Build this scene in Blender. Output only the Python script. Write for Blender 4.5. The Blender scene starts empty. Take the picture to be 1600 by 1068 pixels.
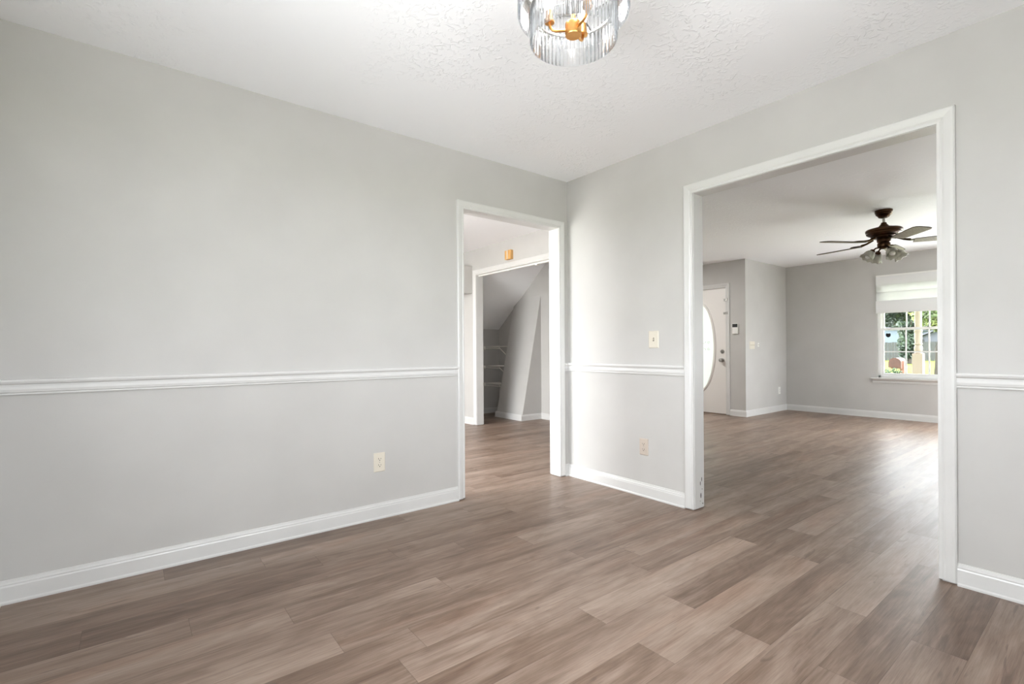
import bpy, bmesh, math, random
from mathutils import Vector, Matrix
random.seed(7)
S = bpy.context.scene
C = S.collection
PI = math.pi

# ------------------------------------------------------------------ camera
FPX, HY, YAW, ROLL = 760.0, 545.73, 0.9066, 0.0059
cam_d = bpy.data.cameras.new('camera'); cam = bpy.data.objects.new('camera', cam_d); C.objects.link(cam)
cam_d.sensor_fit = 'HORIZONTAL'; cam_d.sensor_width = 36.0; cam_d.lens = FPX / 1600 * 36
cam_d.shift_y = (HY - 534) / 1600; cam_d.clip_start = .05; cam_d.clip_end = 500
cam.matrix_world = (Matrix.Translation((-2.868, -2.909, 1.0485)) @ Matrix.Rotation(YAW - PI / 2, 4, 'Z')
                    @ Matrix.Rotation(PI / 2, 4, 'X') @ Matrix.Rotation(-ROLL, 4, 'Z'))
S.camera = cam

# ------------------------------------------------------------------ view, world, lights
S.view_settings.view_transform = 'Standard'; S.view_settings.look = 'None'
S.view_settings.gamma = 1; S.view_settings.exposure = 0.3
S.view_settings.use_curve_mapping = False
S.cycles.max_bounces = 14; S.cycles.diffuse_bounces = 8; S.cycles.transparent_max_bounces = 24; S.cycles.sample_clamp_indirect = 6
w = bpy.data.worlds.new('sky'); S.world = w; w.use_nodes = True
nt = w.node_tree; nt.nodes.clear()
wo = nt.nodes.new('ShaderNodeOutputWorld'); bg = nt.nodes.new('ShaderNodeBackground')
bg.inputs[0].default_value = (.90, .96, 1.0, 1); bg.inputs[1].default_value = 11.0
nt.links.new(bg.outputs[0], wo.inputs[0])

def area(name, loc, direction, sx, sy, power, col=(1, 1, 1), portal=False, spread=PI):
    d = bpy.data.lights.new(name, 'AREA'); d.shape = 'RECTANGLE'; d.size = sx; d.size_y = sy
    d.energy = power; d.color = col; d.spread = spread
    o = bpy.data.objects.new(name, d); C.objects.link(o)
    o.location = loc; o.rotation_euler = Vector(direction).to_track_quat('-Z', 'Y').to_euler()
    if portal: d.cycles.is_portal = True
    return o
sun_d = bpy.data.lights.new('sun', 'SUN'); sun_d.energy = 2.6; sun_d.angle = .02; sun_d.color = (1, .95, .85)
sun = bpy.data.objects.new('sun', sun_d); C.objects.link(sun)
sun.rotation_euler = Vector((.12, -.45, -1)).to_track_quat('-Z', 'Y').to_euler(); sun.location = (0, 0, 20)
# daylight at the windows of the rear wall (behind the camera) and of the kitchen
area('dining_window_daylight', (-3.23, -2.15, 1.26), (1, 0.02, .28), 1.5, .8, 24, (.95, .975, 1))
area('dining_side_fill', (-2.15, -3.38, 1.26), (0, 1, .28), 1.5, .8, 9, (.95, .975, 1))  # at an unseen side window, added to brighten left wall and ceiling
area('kitchen_window_daylight', (-3.22, 1.12, 1.12), (1, .12, .03), 1.4, 2.0, 84, (.98, .99, 1))
area('kitchen_fill', (-1.5, 2.3, 2.40), (0, 0, -1), .6, .6, 58, (1, .985, .96))  # added lamp without a fixture, brightens the closet and hall
area('foyer_fill', (2.95, 1.9, 2.38), (0, 0, -1), .5, .5, 34, (1, .985, .96))  # unseen added lamp, lifts the entry wall and living room back wall
area('living_window_daylight', (5.87, -2.01, .86), (-1, 0, -.06), .84, 1.45, 68, (.95, .98, 1))
area('living_side_fill', (4.3, -3.38, 1.3), (0.1, 1, 0), 1.1, 1.2, 13, (.96, .98, 1))  # at an unseen side window, added to brighten the living room back wall
area('shade_backlight', (6.75, -1.5, 2.3), (-1, 0, -.38), 2.2, .35, 28, (.97, .99, 1))  # lamp added under the porch roof, shines through the shade cloth from outside
area('door_glass_backlight', (5.7, 1.5, 1.45), (-1, 0, 0), 1.2, 1.8, 34, (.97, 1, .99))  # lamp added outside the front door to make its frosted glass bright
# sky portals at the openings, unseen ones too
area('portal_window', (5.96, -1.01, 1.33), (-1, 0, 0), .9, 1.45, 1, portal=True)
area('portal_rear', (-3.46, -2.15, 1.475), (1, 0, 0), 1.6, 1.25, 1, portal=True)
area('portal_side', (-2.15, -3.6, 1.475), (0, 1, 0), 1.6, 1.25, 1, portal=True)  # portal of the added dining side window
area('portal_kitchen', (-3.46, 1.13, 1.09), (1, 0, 0), 1.5, 2.02, 1, portal=True)
area('portal_entry', (4.56, 1.505, 1.07), (-1, 0, 0), .55, 1.45, 1, portal=True)

# ------------------------------------------------------------------ helpers
def lin(c):
    return tuple((x / 255 / 12.92 if x / 255 <= .04045 else ((x / 255 + .055) / 1.055) ** 2.4) for x in c) + (1,)
MATS = {}
def mat(name, rgb=(200, 200, 200), rough=.5, metal=0, spec=.5, **k):
    m = bpy.data.materials.new(name); m.use_nodes = True; MATS[name] = m
    b = m.node_tree.nodes['Principled BSDF']
    b.inputs['Base Color'].default_value = lin(rgb); b.inputs['Roughness'].default_value = rough
    b.inputs['Metallic'].default_value = metal; b.inputs['Specular IOR Level'].default_value = spec
    for kk, v in k.items(): b.inputs[kk.replace('_', ' ')].default_value = v
    return m
def N(m, t, **k):
    n = m.node_tree.nodes.new(t)
    for a, v in k.items(): setattr(n, a, v)
    return n
def LK(m, a, b): m.node_tree.links.new(a, b)
def add_noise(m, c1, c2, scale=8, stretch=(1, 1, 1), bump=0, bscale=60, lo=.35, hi=.65, dist=.002):
    b = m.node_tree.nodes['Principled BSDF']
    tc = N(m, 'ShaderNodeTexCoord'); mp = N(m, 'ShaderNodeMapping'); mp.inputs['Scale'].default_value = stretch
    n = N(m, 'ShaderNodeTexNoise'); n.inputs['Scale'].default_value = scale; n.inputs['Detail'].default_value = 4
    r = N(m, 'ShaderNodeValToRGB'); r.color_ramp.elements[0].position = lo; r.color_ramp.elements[1].position = hi
    r.color_ramp.elements[0].color = lin(c1); r.color_ramp.elements[1].color = lin(c2)
    LK(m, tc.outputs['Object'], mp.inputs[0]); LK(m, mp.outputs[0], n.inputs['Vector'])
    LK(m, n.outputs['Fac'], r.inputs[0]); LK(m, r.outputs[0], b.inputs['Base Color'])
    if bump:
        n2 = N(m, 'ShaderNodeTexNoise'); n2.inputs['Scale'].default_value = bscale; n2.inputs['Detail'].default_value = 3
        bp = N(m, 'ShaderNodeBump'); bp.inputs['Strength'].default_value = bump; bp.inputs['Distance'].default_value = dist
        LK(m, tc.outputs['Object'], n2.inputs['Vector']); LK(m, n2.outputs['Fac'], bp.inputs['Height'])
        LK(m, bp.outputs[0], b.inputs['Normal'])
    return m

M_wall = add_noise(mat('greige_wall_paint', rough=.55, spec=.35), (188, 186, 183), (192, 190, 187), 3, bump=.12, bscale=170, dist=.001)
M_trim = add_noise(mat('white_gloss_trim', rough=.28, spec=.5), (207, 206, 204), (211, 210, 208), 5, bump=.05, bscale=40, dist=.001)
M_white = mat('white_paint', (232, 231, 228), .4)
# ceiling: white with a hand-troweled texture
M_ceil = mat('textured_ceiling', (246, 247, 249), .6, spec=.35)
def ceil_nodes(m):
    b = m.node_tree.nodes['Principled BSDF']
    tc = N(m, 'ShaderNodeTexCoord')
    n1 = N(m, 'ShaderNodeTexNoise'); n1.inputs['Scale'].default_value = 26; n1.inputs['Detail'].default_value = 5; n1.inputs['Distortion'].default_value = 1.6
    n2 = N(m, 'ShaderNodeTexNoise'); n2.inputs['Scale'].default_value = 2.2; n2.inputs['Detail'].default_value = 2
    r1 = N(m, 'ShaderNodeMapRange'); r1.inputs['From Min'].default_value = .52; r1.inputs['From Max'].default_value = .68
    r2 = N(m, 'ShaderNodeMapRange'); r2.inputs['From Min'].default_value = .42; r2.inputs['From Max'].default_value = .6
    mu = N(m, 'ShaderNodeMath', operation='MULTIPLY'); bp = N(m, 'ShaderNodeBump')
    bp.inputs['Strength'].default_value = .55; bp.inputs['Distance'].default_value = .004
    LK(m, tc.outputs['Object'], n1.inputs['Vector']); LK(m, tc.outputs['Object'], n2.inputs['Vector'])
    LK(m, n1.outputs['Fac'], r1.inputs[0]); LK(m, n2.outputs['Fac'], r2.inputs[0])
    LK(m, r1.outputs[0], mu.inputs[0]); LK(m, r2.outputs[0], mu.inputs[1]); LK(m, mu.outputs[0], bp.inputs['Height'])
    LK(m, bp.outputs[0], b.inputs['Normal'])
ceil_nodes(M_ceil)

def floor_mat():
    m = mat('taupe_vinyl_plank', (150, 130, 117), .32, spec=.5)
    b = m.node_tree.nodes['Principled BSDF']
    uv = N(m, 'ShaderNodeUVMap', uv_map='plank'); at = N(m, 'ShaderNodeAttribute', attribute_name='tone')
    sx = N(m, 'ShaderNodeSeparateColor'); LK(m, at.outputs['Color'], sx.inputs[0])
    # shift of the grain from plank to plank
    cb = N(m, 'ShaderNodeCombineXYZ'); mm = N(m, 'ShaderNodeMath', operation='MULTIPLY'); mm.inputs[1].default_value = 37
    LK(m, sx.outputs[1], mm.inputs[0]); LK(m, mm.outputs[0], cb.inputs[2])
    ad = N(m, 'ShaderNodeVectorMath', operation='ADD'); LK(m, uv.outputs[0], ad.inputs[0]); LK(m, cb.outputs[0], ad.inputs[1])
    def nz(sc, det, dis=0, st=(1, 1, 1)):
        mp = N(m, 'ShaderNodeMapping'); mp.inputs['Scale'].default_value = st; LK(m, ad.outputs[0], mp.inputs[0])
        n = N(m, 'ShaderNodeTexNoise'); n.inputs['Scale'].default_value = sc; n.inputs['Detail'].default_value = det
        n.inputs['Distortion'].default_value = dis; LK(m, mp.outputs[0], n.inputs['Vector']); return n.outputs['Fac']
    big = nz(1, 3, .5, (1.0, 9, 1)); fine = nz(1, 5, .3, (4.5, 130, 1)); med = nz(1, 4, .8, (1.9, 28, 1)); hue = nz(1, 2, .4, (1.1, 5, 1))
    def mth(op, a, c, cl=False):
        n = N(m, 'ShaderNodeMath', operation=op); n.use_clamp = cl
        for i, q in enumerate((a, c)):
            if isinstance(q, (int, float)): n.inputs[i].default_value = q
            else: LK(m, q, n.inputs[i])
        return n.outputs[0]
    grain = nz(1, 4, .2, (14, 460, 1)); blot = nz(1, 5, 1.8, (3, 9, 1))
    t = mth('MULTIPLY', mth('SUBTRACT', big, .5), .85)
    t = mth('ADD', t, mth('MULTIPLY', mth('SUBTRACT', fine, .5), .5))
    t = mth('ADD', t, mth('MULTIPLY', mth('SUBTRACT', med, .5), .42))
    t = mth('ADD', t, mth('MULTIPLY', mth('SUBTRACT', blot, .5), .55))
    t = mth('ADD', t, mth('MULTIPLY', mth('SUBTRACT', grain, .5), .45))
    t = mth('ADD', t, mth('MULTIPLY', mth('SUBTRACT', sx.outputs[0], .5), .45))
    t = mth('ADD', t, .5, True)
    r = N(m, 'ShaderNodeValToRGB'); e = r.color_ramp.elements
    e[0].position = 0; e[0].color = lin((78, 57, 44)); e[1].position = 1; e[1].color = lin((162, 144, 131))
    q = e.new(.35); q.color = lin((112, 92, 78)); q = e.new(.65); q.color = lin((138, 119, 106))
    LK(m, t, r.inputs[0])
    # reddish patches
    mxh = N(m, 'ShaderNodeMix', data_type='RGBA', blend_type='MULTIPLY'); hr = N(m, 'ShaderNodeMapRange')
    hr.inputs['From Min'].default_value = .55; hr.inputs['From Max'].default_value = .75; hr.inputs['To Max'].default_value = .7
    LK(m, hue, hr.inputs[0]); LK(m, hr.outputs[0], mxh.inputs[0]); LK(m, r.outputs[0], mxh.inputs[6]); mxh.inputs[7].default_value = (1, .87, .80, 1)
    # dark knots and cracks
    kn = nz(1, 3, 2.2, (3, 18, 1)); kr = N(m, 'ShaderNodeMapRange'); kr.inputs['From Min'].default_value = .655; kr.inputs['From Max'].default_value = .74
    kr.inputs['To Max'].default_value = .55; LK(m, kn, kr.inputs[0])
    mk = N(m, 'ShaderNodeMix', data_type='RGBA'); LK(m, kr.outputs[0], mk.inputs[0]); LK(m, mxh.outputs[2], mk.inputs[6]); mk.inputs[7].default_value = lin((82, 64, 54))
    # joints: distance to the plank edge (second uv: 0..1 over the plank, in metres from the edges)
    ed = N(m, 'ShaderNodeUVMap', uv_map='edge'); se = N(m, 'ShaderNodeSeparateXYZ'); LK(m, ed.outputs[0], se.inputs[0])
    LEN, WID = 1.21, .1497
    du = mth('MINIMUM', mth('MULTIPLY', se.outputs[0], LEN), mth('MULTIPLY', mth('SUBTRACT', 1, se.outputs[0]), LEN))
    dv = mth('MINIMUM', mth('MULTIPLY', se.outputs[1], WID), mth('MULTIPLY', mth('SUBTRACT', 1, se.outputs[1]), WID))
    dd = mth('MINIMUM', du, dv); jr = N(m, 'ShaderNodeMapRange'); jr.inputs['From Min'].default_value = 0; jr.inputs['From Max'].default_value = .0016
    LK(m, dd, jr.inputs[0])
    mj = N(m, 'ShaderNodeMix', data_type='RGBA', blend_type='MULTIPLY'); mj.inputs[0].default_value = 1
    jc = N(m, 'ShaderNodeMix', data_type='RGBA'); LK(m, jr.outputs[0], jc.inputs[0]); jc.inputs[6].default_value = (.55, .5, .47, 1); jc.inputs[7].default_value = (1, 1, 1, 1)
    LK(m, mk.outputs[2], mj.inputs[6]); LK(m, jc.outputs[2], mj.inputs[7]); LK(m, mj.outputs[2], b.inputs['Base Color'])
    rr = N(m, 'ShaderNodeMapRange'); rr.inputs['To Min'].default_value = .37; rr.inputs['To Max'].default_value = .43
    LK(m, hue, rr.inputs[0]); LK(m, rr.outputs[0], b.inputs['Roughness'])
    bp = N(m, 'ShaderNodeBump'); bp.inputs['Strength'].default_value = .25; bp.inputs['Distance'].default_value = .0006
    hh = mth('ADD', mth('MULTIPLY', fine, .6), jr.outputs[0]); LK(m, hh, bp.inputs['Height']); LK(m, bp.outputs[0], b.inputs['Normal'])
    return m
M_floor = floor_mat()

M_ivory = mat('ivory_plastic', (214, 207, 193), .35)
M_beige = mat('beige_plastic', (196, 184, 172), .35)
M_dark = mat('dark_slot', (40, 34, 30), .6)
M_chrome = mat('satin_nickel', (170, 168, 164), .28, 1)
M_brass = add_noise(mat('brushed_gold', rough=.3, metal=1), (206, 150, 88), (216, 162, 98), 30)
M_bronze = add_noise(mat('antique_bronze', rough=.30, metal=1), (56, 41, 30), (80, 58, 41), 3)
M_blade = add_noise(mat('weathered_blade_wood', rough=.5), (128, 120, 106), (152, 144, 128), 12, (1, 12, 1))
M_blade_edge = mat('blade_edge', (58, 48, 40), .5)
M_wood = add_noise(mat('honey_oak', rough=.45), (196, 146, 84), (224, 178, 112), 14, (1, 1, .15))
M_vinyl = mat('white_window_vinyl', (238, 238, 236), .35)
M_door = mat('white_door_paint', (226, 222, 218), .35)
M_wire = mat('white_coated_wire', (245, 243, 235), .35)
M_black = mat('black_plastic', (24, 24, 26), .4)
M_plastic = mat('white_plastic', (233, 232, 228), .35)
M_post = mat('painted_porch_post', (176, 158, 152), .5)
M_lawn = add_noise(mat('sunny_lawn', rough=.9, spec=.1), (84, 100, 30), (110, 124, 44), 1.4)
M_shrub = add_noise(mat('shrub_leaf', rough=.7), (26, 44, 26), (46, 66, 34), 3)
M_fence = add_noise(mat('weathered_fence_wood', rough=.8), (46, 47, 46), (62, 62, 60), 2, (6, 6, .4))
M_side = mat('pale_blue_siding', (92, 102, 112), .7)
M_side2 = mat('grey_blue_siding', (74, 76, 84), .7)
M_roof = mat('grey_shingle', (78, 79, 88), .8)
M_mail = add_noise(mat('rust_red_metal', rough=.5), (60, 36, 30), (76, 48, 40), 20)
M_mail_sunlit = mat('sunlit_red_metal', (128, 90, 80), .5)  # lighter copy of the mailbox red, its sunlit side put into the colour
M_trunk = mat('bark', (52, 46, 40), .9)
def leaf_mat(name, a, b_):
    m = add_noise(mat(name, rough=.6), a, b_, .9, lo=.4, hi=.6)
    return m
M_leaf1 = leaf_mat('grey_green_leaves', (38, 50, 40), (76, 90, 74))
M_leaf2 = leaf_mat('yellow_green_leaves', (60, 76, 34), (124, 130, 70))

def mix_glass(name, transp, gloss_rough=.05, diff=None, tint=(1, 1, 1), fac_diff=0.0, ior=1.45):
    m = bpy.data.materials.new(name); m.use_nodes = True; t = m.node_tree; t.nodes.clear()
    out = t.nodes.new('ShaderNodeOutputMaterial'); tr = t.nodes.new('ShaderNodeBsdfTransparent'); tr.inputs[0].default_value = tint + (1,)
    gl = t.nodes.new('ShaderNodeBsdfGlossy'); gl.inputs['Roughness'].default_value = gloss_rough
    fr = t.nodes.new('ShaderNodeFresnel'); fr.inputs[0].default_value = ior
    mx = t.nodes.new('ShaderNodeMixShader'); t.links.new(fr.outputs[0], mx.inputs[0])
    base = tr.outputs[0]
    if fac_diff > 0:
        df = t.nodes.new('ShaderNodeBsdfTranslucent'); df.inputs[0].default_value = diff + (1,)
        d2 = t.nodes.new('ShaderNodeBsdfDiffuse'); d2.inputs[0].default_value = diff + (1,)
        mm = t.nodes.new('ShaderNodeMixShader'); mm.inputs[0].default_value = .5
        t.links.new(df.outputs[0], mm.inputs[1]); t.links.new(d2.outputs[0], mm.inputs[2])
        m3 = t.nodes.new('ShaderNodeMixShader'); m3.inputs[0].default_value = fac_diff
        t.links.new(tr.outputs[0], m3.inputs[1]); t.links.new(mm.outputs[0], m3.inputs[2]); base = m3.outputs[0]
    t.links.new(base, mx.inputs[1]); t.links.new(gl.outputs[0], mx.inputs[2]); t.links.new(mx.outputs[0], out.inputs[0])
    return m
M_pane = mix_glass('window_glass', 1, .02, ior=1.3)
M_crystal = mix_glass('ribbed_crystal', 1, .08, diff=(.97, .98, 1), tint=(.93, .94, .95), fac_diff=.06, ior=1.5)
M_frost = mix_glass('frosted_door_glass', 1, .25, diff=(.95, .99, .97), tint=(.93, .97, .95), fac_diff=.97, ior=1.4)
M_shadeglass = mix_glass('alabaster_glass', 1, .2, diff=(.66, .64, .57), tint=(.9, .88, .82), fac_diff=.99, ior=1.45)
M_cloth = mix_glass('white_shade_cloth', 1, .9, diff=(.80, .80, .80), fac_diff=1.0, ior=1.05)
M_bulb = bpy.data.materials.new('lit_bulb'); M_bulb.use_nodes = True
_b = M_bulb.node_tree.nodes['Principled BSDF']; _b.inputs['Emission Color'].default_value = (1, .95, .88, 1); _b.inputs['Emission Strength'].default_value = 5

M_cloth2 = M_cloth.copy(); M_cloth2.name = 'doubled_shade_cloth'
for _n in M_cloth2.node_tree.nodes:
    if _n.type == 'MIX_SHADER' and _n.inputs[1].is_linked and _n.inputs[1].links[0].from_node.type == 'BSDF_TRANSLUCENT': _n.inputs[0].default_value = .9
def link(name, bm, m, parent=None, loc=None, smooth=False, bevel=0, seg=2, mats=None):
    bmesh.ops.remove_doubles(bm, verts=bm.verts, dist=1e-5) if smooth else None
    bmesh.ops.recalc_face_normals(bm, faces=bm.faces)
    me = bpy.data.meshes.new(name); bm.to_mesh(me); bm.free()
    for x in (mats or [m]): me.materials.append(x)
    o = bpy.data.objects.new(name, me); C.objects.link(o)
    if parent: o.parent = parent
    if loc: o.location = loc
    if smooth:
        me.shade_smooth() if hasattr(me, 'shade_smooth') else None
        try: me.set_sharp_from_angle(angle=math.radians(38))
        except Exception: pass
    if bevel:
        md = o.modifiers.new('edge', 'BEVEL'); md.width = bevel; md.segments = seg; md.limit_method = 'ANGLE'
    return o
def B(bm, x0, x1, y0, y1, z0, z1, mi=0):
    v = [bm.verts.new((x, y, z)) for z in (z0, z1) for y in (y0, y1) for x in (x0, x1)]
    fs = []
    for q in ((0, 1, 3, 2), (4, 6, 7, 5), (0, 4, 5, 1), (2, 3, 7, 6), (0, 2, 6, 4), (1, 5, 7, 3)):
        f = bm.faces.new([v[i] for i in q]); f.material_index = mi; fs.append(f)
    return v
def boxes(*bs):
    bm = bmesh.new()
    for b in bs: B(bm, *b)
    return bm
def prism(bm, prof, fn, t0, t1):
    """prof: closed 2D outline; fn(a, b, t) -> xyz; extruded from t0 to t1"""
    a = [bm.verts.new(fn(p[0], p[1], t0)) for p in prof]; b = [bm.verts.new(fn(p[0], p[1], t1)) for p in prof]
    n = len(prof)
    for i in range(n): bm.faces.new((a[i], a[(i + 1) % n], b[(i + 1) % n], b[i]))
    bm.faces.new(a); bm.faces.new(b[::-1]); return bm
def lathe(bm, prof, seg=32, c=(0, 0, 0), M=None):
    rings = []
    for r, z in prof:
        ring = []
        for k in range(seg):
            p = Vector((r * math.cos(2 * PI * k / seg), r * math.sin(2 * PI * k / seg), z))
            if M: p = M @ p
            ring.append(bm.verts.new(p + Vector(c)))
        rings.append(ring)
    for a, b in zip(rings, rings[1:]):
        for k in range(seg): bm.faces.new((a[k], a[(k + 1) % seg], b[(k + 1) % seg], b[k]))
    if prof[0][0] > 1e-4: bm.faces.new(rings[0])
    if prof[-1][0] > 1e-4: bm.faces.new(rings[-1][::-1])
    return bm
def tube(bm, pts, r, seg=10):
    pts = [Vector(p) for p in pts]; rings = []
    for i, p in enumerate(pts):
        d = (pts[min(i + 1, len(pts) - 1)] - pts[max(i - 1, 0)]).normalized()
        q = d.to_track_quat('Z', 'Y'); rr = r[i] if isinstance(r, (list, tuple)) else r
        rings.append([bm.verts.new(p + q @ Vector((rr * math.cos(2 * PI * k / seg), rr * math.sin(2 * PI * k / seg), 0))) for k in range(seg)])
    for a, b in zip(rings, rings[1:]):
        for k in range(seg): bm.faces.new((a[k], a[(k + 1) % seg], b[(k + 1) % seg], b[k]))
    bm.faces.new(rings[0][::-1]); bm.faces.new(rings[-1]); return bm
def struct(o, label=None, cat=None):
    o['kind'] = 'structure'
    if label: o['label'] = label
    if cat: o['category'] = cat
    return o
def empty(name, loc, rz=0):
    o = bpy.data.objects.new(name, None); C.objects.link(o); o.location = loc; o.rotation_euler = (0, 0, rz)
    o.empty_display_size = .05; return o
def tag(o, label, cat, group=None, kind=None):
    o['label'] = label; o['category'] = cat
    if group: o['group'] = group
    if kind: o['kind'] = kind
    return o

# ------------------------------------------------------------------ dimensions
XL = -3.316                     # wall behind / left of the camera
YS = -3.45                      # side wall of dining and living room
T = .105                        # inner wall thickness
H = 2.44; HLIV = 2.412
D1 = (-1.020, -.105, 2.040)     # doorway to the kitchen, in the wall Y = 0
D2 = (-2.364, -1.158, 2.050)    # opening to the living room, in the wall X = 0
XK = .90; D3 = (1.05, 2.695, 2.080)   # closet opening in the wall X = .90
XW = 2.02; YB = 3.69            # closet side wall and back wall
XD = 4.50; YF = .73; XF = 5.90  # entry wall, return wall, front wall

# ------------------------------------------------------------------ floor: one surface of joined planks
def make_floor():
    joints = {0: -2.752, 2: -2.134, 3: -3.018, 4: -2.696, 5: -2.38, 6: -1.765, 7: -2.29, 10: -1.446, 11: -1.085,
              12: -1.449, 13: -1.095, 15: -1.087, 16: -.672, 1: -1.15, 8: -2.05, 9: -.95, 14: -.62}
    tones = {(10, -1.4): .85, (10, -2.7): .2, (11, -1.1): .25, (11, -2.3): .7, (12, -1.4): .7, (12, -2.7): .25, (13, -1.1): .4, (14, -.6): .7, (14, -1.8): .5,
             (15, -1.1): .22, (15, -2.3): .6, (16, -.7): .08, (16, -1.9): .65, (17, -.9): .1, (17, .3): .1, (7, -2.3): .35, (7, -3.5): .85, (6, -1.8): .35, (6, -3.0): .65,
             (5, -2.4): .3, (5, -3.6): .6, (5, -1.2): .7, (3, -3.0): .15, (3, -4.2): .1, (4, -5.1): .1, (2, -3.3): .3, (5, -4.8): .1, (3, -1.8): .4, (4, -2.7): .3, (4, -3.9): .35, (4, -1.5): .3, (2, -2.1): .4, (0, -2.8): .3}  # left-end planks also toned down: the dimness there is painted in
    LEN, WID, Y0 = 1.21, .1497, -.019
    bm = bmesh.new(); uv = bm.loops.layers.uv.new('plank'); ue = bm.loops.layers.uv.new('edge')
    col = bm.loops.layers.float_color.new('tone'); rng = random.Random(11)
    for row in range(-38, 24):
        ya = Y0 - WID * row; yb = ya - WID
        j = joints.get(row, rng.uniform(-3, -1.8)); j = j - LEN * math.ceil((j - XL) / LEN) - LEN
        n = 0; x = j
        while x < XF + .2:
            x0, x1 = max(x, XL - .1), min(x + LEN, XF + .1)
            if x1 > x0:
                tone = rng.random(); sh = rng.random(); tone = tones.get((row, round(x, 1)), .2 + .6 * tone)
                vs = [bm.verts.new(p) for p in ((x0, yb, 0), (x1, yb, 0), (x1, ya, 0), (x0, ya, 0))]
                f = bm.faces.new(vs)
                for lp in f.loops:
                    lx, ly = lp.vert.co.x, lp.vert.co.y
                    lp[uv].uv = (lx - x, (ly - yb)); lp[ue].uv = ((lx - x) / LEN, (ly - yb) / WID)
                    lp[col] = (tone, sh, 0, 1)
            x += LEN
    me = bpy.data.meshes.new('floor'); 
    bmesh.ops.recalc_face_normals(bm, faces=bm.faces)
    for f in bm.faces:
        if f.normal.z < 0: f.normal_flip()
    bm.to_mesh(me); bm.free(); me.materials.append(M_floor)
    o = bpy.data.objects.new('floor', me); C.objects.link(o)
    struct(o, 'taupe wood look plank floor running through all rooms', 'floor')
    s = link('foundation', boxes((XL - .15, XF + .1, YS - .15, 5.4, -.34, -.004)), mat('concrete_slab', (150, 148, 144), .9))
    struct(s, 'concrete slab under the plank floor', 'foundation')
make_floor()

# ------------------------------------------------------------------ walls
def wall(name, bs, label, m=M_wall):
    return struct(link(name, boxes(*bs), m), label, 'wall')
ZT = 2.62
wall('wall_left', [(XL - .12, D1[0] - .012, 0, T, 0, ZT), (D1[1] + .012, XK + T, 0, T, 0, ZT), (D1[0] - .012, D1[1] + .012, 0, T, D1[2] + .012, ZT)],
     'greige wall on the left with chair rail and narrow doorway')
wall('wall_right', [(0, T, D2[1] + .012, 0, 0, ZT), (0, T, YS, D2[0] - .012, 0, ZT), (0, T, D2[0] - .012, D2[1] + .012, D2[2] + .012, ZT)],
     'greige wall on the right with the wide cased opening')
WD = (-2.95, -1.35, .85, 2.1); WKI = (.38, 1.88, .08, 2.1)   # rear windows (dining, kitchen)
wall('wall_rear', [(XL - .12, XL, YS, WD[0], 0, ZT), (XL - .12, XL, WD[1], WKI[0], 0, ZT), (XL - .12, XL, WKI[1], 5.4, 0, ZT),
                   (XL - .12, XL, WD[0], WD[1], 0, WD[2]), (XL - .12, XL, WD[0], WD[1], WD[3], ZT),
                   (XL - .12, XL, WKI[0], WKI[1], 0, WKI[2]), (XL - .12, XL, WKI[0], WKI[1], WKI[3], ZT)], 'greige rear wall at the left end of the room')
WS = (-2.95, -1.35, .85, 2.1); WT = (3.7, 4.9, .65, 2.1)  # openings for two unseen side windows, added for their light
wall('wall_side', [(XL - .12, WS[0], YS - .12, YS, 0, ZT), (WS[1], WT[0], YS - .12, YS, 0, ZT), (WT[1], XF + .12, YS - .12, YS, 0, ZT), (WT[0], WT[1], YS - .12, YS, 0, WT[2]), (WT[0], WT[1], YS - .12, YS, WT[3], ZT), (WS[0], WS[1], YS - .12, YS, 0, WS[2]), (WS[0], WS[1], YS - .12, YS, WS[3], ZT)], 'greige side wall of the dining and living rooms')
wall('wall_kitchen_end', [(XL - .12, XK + T, 5.28, 5.4, 0, ZT)], 'greige end wall of the kitchen')
wall('wall_hall', [(XK, XK + T, T, D3[0] - .012, 0, ZT), (XK, XK + T, D3[1] + .012, 5.28, 0, ZT), (XK, XK + T, D3[0] - .012, D3[1] + .012, D3[2] + .012, ZT)],
     'light wall above and beside the closet opening seen through the narrow doorway')
wall('wall_closet_back', [(XK + T, XW + .1, YB, YB + .1, 0, ZT)], 'closet back wall under the stairs')
wall('wall_closet_side', [(XW, XW + .1, .85, YB, 0, ZT)], 'closet side wall behind the leaning panel')
wall('wall_closet_near', [(XK + T, XW + .1, .75, .85, 0, ZT)], 'near end wall of the closet')
wall('wall_foyer_end', [(XW + .1, XD, 4.0, 4.1, 0, ZT)], 'far wall of the foyer')
DR = (1.05, 1.96, 2.0)
wall('wall_entry', [(XD, XD + .12, YF, DR[0] - .02, 0, ZT), (XD, XD + .12, DR[1] + .02, 4.1, 0, ZT), (XD, XD + .12, DR[0] - .02, DR[1] + .02, DR[2] + .02, ZT)],
     'greige wall holding the white front door')
wall('wall_return', [(XD + .12, XF + .12, YF, YF + .12, 0, ZT)], 'greige return wall between the front door and the living room window wall')
W1 = (-1.47, -.556, .60, 2.06); W2 = (-2.47, -1.555, .10, 2.06)
wall('wall_front', [(XF, XF + .12, W1[1], YF, 0, ZT), (XF, XF + .12, W2[1], W1[0], 0, ZT), (XF, XF + .12, YS, W2[0], 0, ZT)]
     + [(XF, XF + .12, q[0], q[1], 0, q[2]) for q in (W1, W2)] + [(XF, XF + .12, q[0], q[1], q[3], ZT) for q in (W1, W2)],
     'greige living room wall with the double hung window')
# leaning boxed-in stair underside in the closet
bm = bmesh.new(); prism(bm, [(1.63, 0), (XW + .01, 0), (XW + .01, 1.90), (XW - .002, 1.86)], lambda a, b, t: (a, t, b), 2.62, 3.25)
struct(link('wall_leaning_panel', bm, M_wall), 'leaning greige boxed-in panel inside the closet under the stairs', 'wall')
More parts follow.
